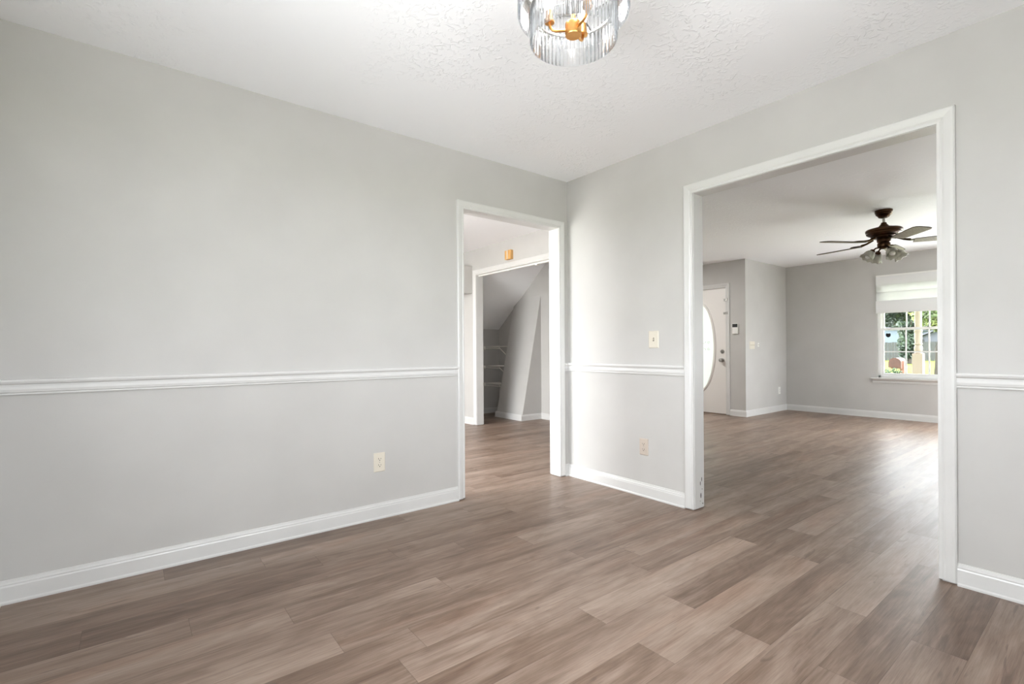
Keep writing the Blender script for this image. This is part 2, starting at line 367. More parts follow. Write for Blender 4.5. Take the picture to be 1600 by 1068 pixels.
# stair soffit over the closet
bm = bmesh.new(); zz = lambda y: 1.386 + .80 * (YB - y)
prism(bm, [(YB, zz(YB)), (2.37, 2.44), (2.37, 2.6), (YB, 2.6)], lambda a, b, t: (t, a, b), XK + T, XW)
struct(link('ceiling_stair_soffit', bm, M_ceil), 'sloping pale stair underside above the closet shelves', 'ceiling')
# ceilings
struct(link('ceiling', boxes((XL, 0, YS, 0, H, H + .16)), M_ceil), 'white textured dining room ceiling', 'ceiling')
struct(link('ceiling_kitchen', boxes((XL, XK, T, 5.28, H, H + .16)), M_ceil), 'white textured kitchen ceiling', 'ceiling')
struct(link('ceiling_closet', boxes((XK + T, XW, .85, 2.37, H, H + .16)), M_wall), 'flat closet ceiling', 'ceiling')
struct(link('ceiling_living', boxes((T, XF, YS, 0, HLIV, HLIV + .2), (XK + T, XD, 0, .75, HLIV, HLIV + .2), (XD, XF, 0, YF, HLIV, HLIV + .2), (XW + .1, XD, .75, 4, HLIV, HLIV + .2)), M_ceil),
       'white living room ceiling holding the fan', 'ceiling')
struct(link('roof', boxes((XL - .5, XF + .4, YS - .5, 5.8, 2.66, 2.8)), mat('roof_shingle', (90, 90, 92), .9)), 'flat top of the house', 'roof')
struct(link('porch_roof', boxes((XF + .13, 8.35, YS - .5, 5.8, 2.52, 2.65)), M_white), 'white porch ceiling outside the window', 'roof')

# ------------------------------------------------------------------ trim
CAS = [(0, 0), (0, .010), (.010, .011), (.016, .009), (.024, .013), (.045, .017), (.056, .018), (.062, .014), (.062, 0)]
def casing(name, fn, s0, s1, h, w_=.062, z0=.009, label=''):
    """fn(s, b, z): point at s along the wall, b out of the wall"""
    prof = [(a * w_ / .062, b) for a, b in CAS]
    bm = bmesh.new(); rows = []
    for a, b in prof:
        rows.append([bm.verts.new(fn(*q)) for q in ((s0 - a, b, z0), (s0 - a, b, h + a), (s1 + a, b, h + a), (s1 + a, b, z0))])
    for p, q in zip(rows, rows[1:]):
        for k in range(3): bm.faces.new((p[k], p[k + 1], q[k + 1], q[k]))
    bm.faces.new([r[0] for r in rows]); bm.faces.new([r[3] for r in rows][::-1])
    return struct(link(name, bm, M_trim), label, 'trim')
def jamb(name, fn, s0, s1, h, d0, d1, z0=.006, label=''):
    t = .016
    bm = bmesh.new()
    for a, b, za, zb in ((s0 - t, s0, z0, h + t), (s1, s1 + t, z0, h + t), (s0 - t, s1 + t, h, h + t)):
        p = fn(a, -d0, za); q = fn(b, -d1, zb)
        B(bm, *[x for k in range(3) for x in sorted((p[k], q[k]))])
    return struct(link(name, bm, M_trim), label, 'trim')
fnL = lambda s, b, z: (s, -b, z)          # dining side of the wall Y=0
fnLb = lambda s, b, z: (s, T + b, z)
fnR = lambda s, b, z: (-b, s, z)          # dining side of the wall X=0
fnRb = lambda s, b, z: (T + b, s, z)
fnK = lambda s, b, z: (XK - b, s, z)
fnKb = lambda s, b, z: (XK + T + b, s, z)
fnD = lambda s, b, z: (XD - b, s, z)
e = .005
jamb('trim_1', lambda s, b, z: (s, -b, z), D1[0], D1[1], D1[2], -.001, T + .001, label='white jamb lining of the narrow kitchen doorway')
casing('trim_2', fnL, D1[0] - .004, D1[1] + .004, D1[2] + .003, .054, label='white casing around the narrow kitchen doorway')
casing('trim_3', fnLb, D1[0] - e, D1[1] + e, D1[2] + e, label='white casing on the kitchen side of the narrow doorway')
jamb('trim_4', lambda s, b, z: (-b, s, z), D2[0], D2[1], D2[2], -.001, T + .001, label='white jamb lining of the wide living room opening')
cas5 = casing('trim_5', fnR, D2[0] - .003, D2[1] + .003, D2[2] + .002, .062, label='white casing around the wide living room opening')
casing('trim_6', fnRb, D2[0] - e, D2[1] + e, D2[2] + e, label='white casing on the living room side of the wide opening')
jamb('trim_7', lambda s, b, z: (XK - b, s, z), D3[0], D3[1], D3[2], -.001, T + .001, label='white jamb lining of the closet opening')
casing('trim_8', fnK, D3[0] - e, D3[1] + .003, D3[2] + .003, .068, label='white casing around the closet opening')
casing('trim_9', fnKb, D3[0] - e, D3[1] + e, D3[2] + e, label='white casing inside the closet')
casing('trim_10', fnD, DR[0] - .016, DR[1] + .016, DR[2] + .012, .058, label='white casing around the front door')
jamb('trim_11', lambda s, b, z: (XD - b, s, z), DR[0] - .004, DR[1] + .004, DR[2] + .004, 0, .12, label='white jamb of the front door')
# chipped paint at the foot of the opening's jamb
bm = bmesh.new()
for x, z, ww, hh in ((.062, .165, .004, .028), (.078, .19, .004, .03), (.068, .085, .006, .036), (.083, .125, .004, .006), (.060, .05, .003, .006), (.09, .03, .005, .01)):
    vs = [bm.verts.new((x + ww * math.cos(k * PI / 4), D2[1] - .0006, z + hh / 2 * math.sin(k * PI / 4))) for k in range(8)]
    bm.faces.new(vs)
    vs2 = [bm.verts.new((x + ww * math.cos(k * PI / 4), D2[1] + .0004, z + hh / 2 * math.sin(k * PI / 4))) for k in range(8)]
    for k in range(8): bm.faces.new((vs[k], vs[(k + 1) % 8], vs2[(k + 1) % 8], vs2[k]))
ch = link('chipped_paint', bm, mat('bare_wood_chip', (96, 92, 88), .8), cas5); ch['label'] = 'grey chips in the white jamb near the floor'
# closet bifold track under the head
bm = boxes((XK + .035, XK + .065, D3[0], D3[1], D3[2] - .018, D3[2]))
B(bm, XK + .03, XK + .07, 1.45, 1.49, D3[2] - .03, D3[2] - .016); B(bm, XK + .03, XK + .07, 2.0, 2.02, D3[2] - .026, D3[2] - .016)
struct(link('trim_12', bm, M_plastic), 'white sliding door track under the closet head', 'trim')

BP = [(0, 0), (.019, 0), (.019, .008), (.014, .014), (.0135, .070), (.011, .076), (.0115, .081), (.007, .087), (.005, .096), (0, .097)]
RP = [(0, .8675), (.008, .8675), (.011, .872), (.009, .877), (.014, .881), (.016, .892), (.012, .904), (.0125, .912), (.021, .918), (.024, .926), (.021, .9335), (0, .9345)]
def runs(name, prof, segs, label, cat, m=M_trim, mitre=True):
    """segs: (axis, wall coordinate, sign out of wall, t0, t1, cut0, cut1); cuts lengthen (+) or shorten (-) with depth"""
    bm = bmesh.new()
    for ax, c, sg, t0, t1, k0, k1 in segs:
        r0, r1 = [], []
        for b, z in prof:
            A = t0 + k0 * b; D = t1 + k1 * b
            f = (lambda t: (t, c + sg * b, z)) if ax == 'x' else (lambda t: (c + sg * b, t, z))
            r0.append(bm.verts.new(f(A))); r1.append(bm.verts.new(f(D)))
        n = len(prof)
        for i in range(n): bm.faces.new((r0[i], r0[(i + 1) % n], r1[(i + 1) % n], r1[i]))
        bm.faces.new(r0[::-1]); bm.faces.new(r1)
    return struct(link(name, bm, m), label, cat)
c1 = .054 + .004; c2 = .062 + .003; c3 = .068 + .003
runs('baseboard_left', BP, [('x', 0, -1, XL, D1[0] - c1, 1, 0), ('x', 0, -1, D1[1] + c1, 0, 0, -1)], 'white baseboard along the left wall', 'baseboard')
runs('baseboard_right', BP, [('y', 0, -1, D2[1] + c2, 0, 0, -1), ('y', 0, -1, YS, D2[0] - c2, 1, 0)], 'white baseboard along the right wall', 'baseboard')
runs('baseboard_rear', BP, [('y', XL, 1, YS, 0, 1, -1), ('y', XL, 1, T, 5.28, 1, -1)], 'white baseboard along the rear wall', 'baseboard')
runs('baseboard_hall', BP, [('y', XK, -1, D3[1] + c3, 5.28, 0, -1), ('y', XK, -1, T, D3[0] - c3, 1, 0)], 'white baseboard beside the closet opening', 'baseboard')
runs('baseboard_living', BP, [('y', XF, -1, YS, YF, 1, -1), ('x', YF, -1, XD, XF, -1, -1), ('y', XD, -1, YF, DR[0] - .075, -1, 0),
                              ('y', XD, -1, DR[1] + .075, 4.0, 0, 0), ('y', T, 1, YS, D2[0] - .07, 0, 0), ('y', T, 1, D2[1] + .07, 0, 0, 0)], 'white baseboard around the living room and entry', 'baseboard')
def leanx(z): return 1.63 + .39 * z / 1.86
BC = [(b, z * .9) for b, z in BP]
runs('baseboard_closet', BC, [('x', YB, -1, XK + T, XW, 0, -1), ('y', XW, -1, 3.25, YB, 0, -1), ('x', 2.62, -1, 1.63, XW, -1, -1), ('y', XW, -1, .85, 2.62, 0, -1),
                              ('y', 1.632, -1, 2.62, 3.25, -1, 1)], 'white baseboard around the closet and the leaning panel', 'baseboard')
runs('trim_13', RP, [('x', 0, -1, XL, D1[0] - c1, 1, 0), ('x', 0, -1, D1[1] + c1, 0, 0, -1)], 'white chair rail along the left wall', 'chair rail')
runs('trim_14', RP, [('y', 0, -1, D2[1] + c2, 0, 0, -1), ('y', 0, -1, YS, D2[0] - c2, 1, 0)], 'white chair rail along the right wall', 'chair rail')
runs('trim_15', RP, [('y', XL, 1, YS, WD[0] - .06, 1, 0), ('y', XL, 1, WD[1] + .06, 0, 0, -1)], 'white chair rail on the rear wall', 'chair rail')

# ------------------------------------------------------------------ windows
def dh_window(name, W, x, sgn, label, cols=3, shade=True, swap=False):
    """double hung window in a wall of constant x; sgn: +1 outside is +x"""
    y0, y1, z0, z1 = W; X = lambda a: x + sgn * a
    def bb(bm, a0, a1, ya, yb, za, zb):
        p, q = sorted((X(a0), X(a1)))
        if swap: B(bm, ya, yb, p, q, za, zb)
        else: B(bm, p, q, ya, yb, za, zb)
    bm = bmesh.new(); f = .034
    bb(bm, .035, .11, y0, y0 + f, z0, z1); bb(bm, .035, .11, y1 - f, y1, z0, z1); bb(bm, .035, .11, y0, y1, z1 - f, z1); bb(bm, .035, .11, y0, y1, z0, z0 + .03)
    root = struct(link(name, bm, M_vinyl, bevel=.002), label, 'window')
    mid = 1.317; ya, yb = y0 + f, y1 - f
    def sash(nm, za, zb, d, rb, rt):
        bm = bmesh.new(); st = .034
        bb(bm, d, d + .03, ya, ya + st, za, zb); bb(bm, d, d + .03, yb - st, yb, za, zb)
        bb(bm, d, d + .03, ya + st, yb - st, za, za + rb); bb(bm, d, d + .03, ya + st, yb - st, zb - rt, zb)
        s = link(nm, bm, M_vinyl, root, bevel=.002)
        ga, gb, ha, hb = ya + st, yb - st, za + rb, zb - rt
        bm = bmesh.new()
        for k in range(1, cols):
            yy = ga + (gb - ga) * k / cols; bb(bm, d + .009, d + .021, yy - .008, yy + .008, ha, hb)
        zc = (ha + hb) / 2; bb(bm, d + .0085, d + .0215, ga, gb, zc - .008, zc + .008)
        link('muntin', bm, M_vinyl, s)
        bm = bmesh.new(); bb(bm, d + .013, d + .017, ga, gb, ha, hb); link('pane', bm, M_pane, s)
        return s
    sash('upper_sash', mid - .018, z1 - f, .072, .036, .04)
    sash('lower_sash', z0 + .03, mid + .018, .040, .036, .036)
    if shade:   # stool and apron inside
        bm = bmesh.new(); bb(bm, -.055, .036, y0 - .075, y1 + .075, z0 - .022, z0)
        st = link('window_sill', bm, M_trim, root, bevel=.005)
        bm = bmesh.new(); prism(bm, [(0, z0 - .078), (.010, z0 - .078), (.014, z0 - .066), (.012, z0 - .05), (.03, z0 - .03), (.034, z0 - .022), (0, z0 - .022)],
                                lambda a, b, t: ((t, X(-a), b) if swap else (X(-a), t, b)), y0 - .06, y1 + .06)
        link('apron', bm, M_trim, root)
    return root
win1 = dh_window('window_1', W1, XF, 1, 'white double hung window with grid panes in the living room')
win2 = dh_window('window_2', W2, XF, 1, 'tall second white living room window beside the shaded one')
win3 = dh_window('window_3', WD, XL, -1, 'white double hung dining room window on the rear wall', cols=4)
win4 = dh_window('window_4', WKI, XL, -1, 'tall white kitchen window on the rear wall', cols=2)
win5 = dh_window('window_5', WS, YS, -1, 'unseen white dining room window added on the side wall for light', cols=4, swap=True)
win6 = dh_window('window_6', WT, YS, -1, 'unseen white living room window added on the side wall for light', cols=3, swap=True)
# black sticker in the lower sash, shield shaped
bm = bmesh.new(); sh = [(-.024, .030), (0, .026), (.024, .030), (.031, .012), (.028, -.012), (.015, -.026), (0, -.032), (-.015, -.026), (-.028, -.012), (-.031, .012)]
prism(bm, sh, lambda a, b, t: (t, -.675 + a, 1.226 + b), XF + .0505, XF + .0528)
tag(link('window_sticker', bm, M_black), 'small black shield sticker on the lower window pane', 'sticker')

# roman shade over the upper half of the window
def roman():
    y0, y1 = W1[0] - .02, -.549
    root = empty('roman_shade', (XF, (y0 + y1) / 2, 1.555))
    tag(root, 'white fabric roman shade pulled halfway down the living room window', 'window shade')
    def band(name, z0, z1, x0, x1, bulge, m=None):
        bm = bmesh.new(); n = 8; pr = []
        for k in range(n + 1):
            t = k / n; pr.append((x0 + (x1 - x0) * t - bulge * math.sin(PI * t), z0 + (z1 - z0) * t))
        pr += [(p[0] + .003, p[1]) for p in pr[::-1]]
        prism(bm, pr, lambda a, b, t: (a, t, b), y0, y1)
        o = link(name, bm, m or M_cloth, None, smooth=True); o.parent = root; o.matrix_parent_inverse = Matrix.Translation(root.location).inverted(); return o
    a = band('fold', 1.971, 2.108, -.032 + XF, -.030 + XF, .004, M_cloth2)
    band('fold', 1.855, 1.975, XF - .012, XF - .026, .004)
    band('fold', 1.726, 1.862, XF - .012, XF - .020, .004)
    band('fold', 1.558, 1.735, XF - .034, XF - .036, .006, M_cloth2)
    bm = bmesh.new(); B(bm, XF - .034, XF - .003, y0, y1, 2.09, 2.112)
    o = link('head_rail', bm, M_white, None); o.parent = root; o.matrix_parent_inverse = Matrix.Translation(root.location).inverted()
    bm = bmesh.new(); B(bm, XF - .034, XF - .022, y0, y1, 1.552, 1.564)
    o = link('bottom_bar', bm, M_white, None); o.parent = root; o.matrix_parent_inverse = Matrix.Translation(root.location).inverted()
roman()

# ------------------------------------------------------------------ front door
def front_door():
    cy, cz = 1.505, 1.07; a, b = .246, .70; n = 64
    # slab with oval hole
    bm = bmesh.new(); xs = (XD + .028, XD + .072)
    ring = [(cy + (a + .012) * math.cos(2 * PI * k / n), cz + (b + .012) * math.sin(2 * PI * k / n)) for k in range(n)]
    def rect_pt(y, z):
        dy, dz = y - cy, z - cz; y0, y1, z0, z1 = DR[0] - .0035, DR[1] + .0035, .012, DR[2] + .0035
        t = min([(y1 - cy) / dy if dy > 1e-9 else 1e9, (y0 - cy) / dy if dy < -1e-9 else 1e9, (z1 - cz) / dz if dz > 1e-9 else 1e9, (z0 - cz) / dz if dz < -1e-9 else 1e9])
        return (cy + dy * t, cz + dz * t)
    angs = [k for k in range(n)]
    outer = [rect_pt(*p) for p in ring]
    # snap nearest outer points to the corners
    for cyy, czz in ((DR[0] - .0035, .012), (DR[1] + .0035, .012), (DR[0] - .0035, DR[2] + .0035), (DR[1] + .0035, DR[2] + .0035)):
        i = min(range(n), key=lambda i: (outer[i][0] - cyy) ** 2 + (outer[i][1] - czz) ** 2); outer[i] = (cyy, czz)
    R = {}
    for x in xs:
        R[x] = ([bm.verts.new((x, *p)) for p in ring], [bm.verts.new((x, *p)) for p in outer])
        for k in range(n): bm.faces.new((R[x][0][k], R[x][0][(k + 1) % n], R[x][1][(k + 1) % n], R[x][1][k]))
    for j in (0, 1):
        p, q = R[xs[0]][j], R[xs[1]][j]
        for k in range(n): bm.faces.new((p[k], p[(k + 1) % n], q[(k + 1) % n], q[k]))
    door = struct(link('door_1', bm, M_door), 'white front door with tall oval frosted glass', 'door')
    # moulded oval frame
    bm = bmesh.new(); pr = [(0, .0), (-.002, .010), (.010, .016), (.020, .010), (.028, .014), (.038, .006), (.040, 0)]
    rings = [[bm.verts.new((XD + .028 - h, cy + (a + r) * math.cos(2 * PI * k / n), cz + (b + r) * math.sin(2 * PI * k / n))) for k in range(n)] for r, h in pr]
    for p, q in zip(rings, rings[1:]):
        for k in range(n): bm.faces.new((p[k], p[(k + 1) % n], q[(k + 1) % n], q[k]))
    link('glass_frame', bm, M_door, door, smooth=True)
    bm = bmesh.new(); f0 = [bm.verts.new((XD + .045, cy + (a + .011) * math.cos(2 * PI * k / n), cz + (b + .011) * math.sin(2 * PI * k / n))) for k in range(n)]
    f1 = [bm.verts.new((XD + .050, v.co.y, v.co.z)) for v in f0]
    bm.faces.new(f0); bm.faces.new(f1[::-1])
    for k in range(n): bm.faces.new((f0[k], f0[(k + 1) % n], f1[(k + 1) % n], f1[k]))
    gl = link('oval_glass', bm, M_frost, door)
    # etched scrolls
    bm = bmesh.new()
    for s in (-1, 1):
        for q in (1, -1):
            pts = [(XD + .043, cy + s * (.03 + .10 * t + .03 * math.sin(5 * t)) , cz + .02 + q * (.03 + .085 * t - .05 * t * t)) for t in [k / 12 for k in range(13)]]
            tube(bm, pts, .0022, 5)
            sp = [(XD + .043, cy + s * (.145 + .026 * (1 - k / 20) * math.cos(k * .55)), cz + .02 + q * (.05 + .026 * (1 - k / 20) * math.sin(k * .55))) for k in range(18)]
            tube(bm, sp, .0020, 5)
    link('etched_scroll', bm, mat('etched_line', (150, 160, 152), .4), gl)
    # knob, deadbolt, latches
    Mx = Matrix.Rotation(-PI / 2, 4, 'Y')
    bm = lathe(bmesh.new(), [(.033, 0), (.033, .006), (.014, .010), (.012, .035), (.026, .045), (.030, .058), (.026, .070), (.0001, .074)], 28, (XD + .028, 1.117, .86), Mx)
    link('door_knob', bm, M_chrome, door, smooth=True)
    bm = lathe(bmesh.new(), [(.031, 0), (.031, .006), (.024, .014), (.022, .016), (.0001, .017)], 28, (XD + .028, 1.117, .996), Mx)
    B(bm, XD + .028 - .035, XD + .028 - .014, 1.113, 1.121, .978, 1.014); link('deadbolt', bm, M_chrome, door)
    for z in (1.812, 1.60):
        bm = boxes((XD + .004, XD + .028, 1.055, 1.085, z - .018, z + .018)); B(bm, XD - .028, XD - .018, 1.0, 1.035, z - .02, z + .02)
        tube(bm, [(XD + .006, 1.07, z), (XD - .03, 1.05, z + .004), (XD - .03, 1.02, z + .002)], .005, 8)
        link('door_latch', bm, M_chrome, door)
    link('threshold', boxes((XD + .0, XD + .12, DR[0], DR[1], .0, .012)), mat('threshold_metal', (120, 104, 90), .5), door)
front_door()

# ------------------------------------------------------------------ wall plates
def frame_for(axis, c, sg):
    # local (u along wall, n out of wall, v up)
    if axis == 'y': return lambda o, u, n_, v: (c + sg * n_, o + u, v)
    return lambda o, u, n_, v: (o + u, c + sg * n_, v)
def bevel_plate(bm, fn, o, z, w_, h_, t=.006):
    pr = []
    a = [bm.verts.new(fn(o, sx * w_ / 2, 0.0, z + sz * h_ / 2)) for sx, sz in ((-1, -1), (1, -1), (1, 1), (-1, 1))]
    b = [bm.verts.new(fn(o, sx * w_ / 2, t * .45, z + sz * h_ / 2)) for sx, sz in ((-1, -1), (1, -1), (1, 1), (-1, 1))]
    d = [bm.verts.new(fn(o, sx * (w_ / 2 - .005), t, z + sz * (h_ / 2 - .005))) for sx, sz in ((-1, -1), (1, -1), (1, 1), (-1, 1))]
    for p, q in ((a, b), (b, d)):
        for k in range(4): bm.faces.new((p[k], p[(k + 1) % 4], q[(k + 1) % 4], q[k]))
    bm.faces.new(d); bm.faces.new(a[::-1])
def fbox(bm, fn, o, u0, u1, n0, n1, v0, v1):
    p, q = fn(o, u0, n0, v0), fn(o, u1, n1, v1)
    B(bm, *[x for k in range(3) for x in sorted((p[k], q[k]))])
def outlet(axis, c, sg, o, z, m, label, group=None):
    fn = frame_for(axis, c, sg); bm = bmesh.new(); bevel_plate(bm, fn, o, z, .074, .118)
    root = link('wall_outlet', bm, m); tag(root, label, 'outlet', group)
    for dz in (.0195, -.0195):
        bm = bmesh.new(); pr = []
        for k in range(24):
            t = 2 * PI * k / 24; pr.append((.0172 * math.cos(t), max(-.0125, min(.0125, .0172 * math.sin(t)))))
        prism(bm, pr, lambda a, b, t: fn(o, a, t, z + dz + b), .004, .0078); r = link('receptacle', bm, m, root)
        bm = bmesh.new(); fbox(bm, fn, o, -.0085, -.0058, .0076, .0082, z + dz - .001, z + dz + .008); fbox(bm, fn, o, .0058, .0085, .0076, .0082, z + dz, z + dz + .007)
        pr = [(.0030 * math.cos(2 * PI * k / 12), .0030 * math.sin(2 * PI * k / 12) - .0065) for k in range(12)]
        prism(bm, pr, lambda a, b, t: fn(o, a, t, z + dz + b), .0076, .0082); link('slot', bm, M_dark, r)
    bm = bmesh.new(); prism(bm, [(.003 * math.cos(2 * PI * k / 12), .003 * math.sin(2 * PI * k / 12)) for k in range(12)], lambda a, b, t: fn(o, a, t, z + b), .0055, .0072)
    link('screw', bm, M_chrome, root)
outlet('x', 0, -1, -1.650, .350, M_ivory, 'ivory duplex outlet low on the left wall below the chair rail')
outlet('y', 0, -1, -.762, .352, M_beige, 'beige duplex outlet low on the wall between doorway and wide opening')
outlet('x', YF, -1, 5.63, .34, M_plastic, 'white outlet low on the living room return wall')
def switch(axis, c, sg, o, z, n, w_, m, label, plate=None):
    fn = frame_for(axis, c, sg); bm = bmesh.new(); bevel_plate(bm, fn, o, z, w_, .118)
    root = link('light_switch', bm, m); tag(root, label, 'switch')
    for k in range(n):
        u = (k - (n - 1) / 2) * .046
        bm = bmesh.new(); fbox(bm, fn, o, u - .0055, u + .0055, .0055, .0066, z - .012, z + .012); link('slot', bm, M_dark if n == 1 else m, root)
        bm = bmesh.new(); prism(bm, [(0.005, -.009), (.005, .007), (.016, .0115), (.017, .006)], lambda a, b, t: fn(o, t, a, z + b), u - .004, u + .004)
        link('toggle', bm, m, root)
        for dz in (-.03, .03):
            bm = bmesh.new(); prism(bm, [(u + .0028 * math.cos(2 * PI * q / 10), dz + .0028 * math.sin(2 * PI * q / 10)) for q in range(10)], lambda a, b, t: fn(o, a, t, z + b), .0055, .0068)
            link('screw', bm, m, root)
switch('y', 0, -1, -.850, 1.113, 1, .082, M_ivory, 'ivory toggle switch above the chair rail between doorway and opening')
switch('x', YF, -1, 4.70, 1.092, 3, .165, M_ivory, 'ivory triple toggle switch plate on the return wall near the front door')
fn = frame_for('x', YF, -1); bm = bmesh.new(); bevel_plate(bm, fn, 4.90, 1.10, .05, .06)
fc = tag(link('fan_control', bm, M_plastic), 'tiny white control just right of the triple switch plate', 'control')
bm = bmesh.new(); fbox(bm, fn, 4.90, -.006, .006, .005, .010, 1.092, 1.108); link('button', bm, M_beige, fc)

# keypad beside the front door
bm = bmesh.new(); fnk = frame_for('y', XD, -1); fbox(bm, fnk, .885, -.043, .043, 0, .022, 1.272, 1.428)
kp = tag(link('alarm_keypad', bm, M_plastic, bevel=.004), 'white alarm keypad with dark screen beside the front door', 'keypad')
bm = bmesh.new(); fbox(bm, fnk, .885, -.040, .040, .0215, .0235, 1.372, 1.424); s_ = link('screen', bm, M_black, kp); s_['label'] = 'dark display'
bm = bmesh.new()
for i in range(3):
    for j in range(4): fbox(bm, fnk, .885, -.028 + i * .02, -.014 + i * .02, .0215, .0235, 1.283 + j * .02, 1.296 + j * .02)
link('keys', bm, M_white, kp)

# wooden door chime above the closet opening
bm = boxes((XK - .045, XK, 1.868, 1.988, 2.180, 2.295))
dc = tag(link('door_chime', bm, M_wood, bevel=.004), 'small honey coloured wooden door chime above the closet opening', 'door chime')
bm = boxes((XK - .052, XK - .044, 1.921, 1.935, 2.184, 2.291)); g = link('centre_strip', bm, M_ivory, dc, bevel=.002); g['label'] = 'pale centre strip'
for y_ in (1.878, 1.972): link('side_strip', boxes((XK - .049, XK - .044, y_, y_ + .006, 2.19, 2.285)), M_wood, dc)
# white box on the hall wall, left of the closet opening
bm = boxes((XK - .13, XK, 2.80, 3.30, 1.835, 2.215))
wb = tag(link('wall_cabinet', bm, M_wall, bevel=.003), 'pale wall cabinet high up left of the closet opening', 'cabinet')
bm = boxes((XK - .148, XK - .131, 2.803, 3.297, 1.838, 2.212)); link('door', bm, M_wall, wb, bevel=.003)

# ------------------------------------------------------------------ wire shelves
def wire_shelf(z, label):
    root = empty('wire_shelf', (XW, 3.47, z)); tag(root, label, 'shelf', None)
    inv = Matrix.Translation(root.location).inverted()
    x0, x1, y0, y1 = 1.71, XW - .004, 3.262, YB - .006
    bm = bmesh.new()
    for k in range(15):
        y = y0 + .008 + (y1 - y0 - .016) * k / 14; tube(bm, [(x1, y, z), (x0, y, z), (x0 - .003, y, z - .038)], .0018, 6)
    for x in (x1 - .002, (x0 + x1) / 2): tube(bm, [(x, y0, z - .004), (x, y1, z - .004)], .003, 8)
    o = link('wire_deck', bm, M_wire); o.parent = root; o.matrix_parent_inverse = inv
    bm = bmesh.new(); tube(bm, [(x0, y0, z), (x0, y1, z)], .0042, 8); tube(bm, [(x0 - .003, y0, z - .036), (x0 - .003, y1, z - .036)], .0042, 8)
    o = link('front_lip', bm, M_wire); o.parent = root; o.matrix_parent_inverse = inv
    bm = bmesh.new(); tube(bm, [(x0 + .004, y0 + .012, z - .02), (x1, y0 + .012, z - .27)], .0055, 8)
    o = link('brace', bm, M_wire); o.parent = root; o.matrix_parent_inverse = inv
    bm = boxes((x0 - .012, x0 + .02, y1 - .012, y1 + .006, z - .05, z + .006)); o = link('end_clip', bm, M_wire); o.parent = root; o.matrix_parent_inverse = inv
wire_shelf(1.100, 'white wire shelf in the under-stair closet, topmost of three')
wire_shelf(.785, 'white wire shelf in the under-stair closet, middle of three')
wire_shelf(.500, 'white wire shelf in the under-stair closet, lowest of three')

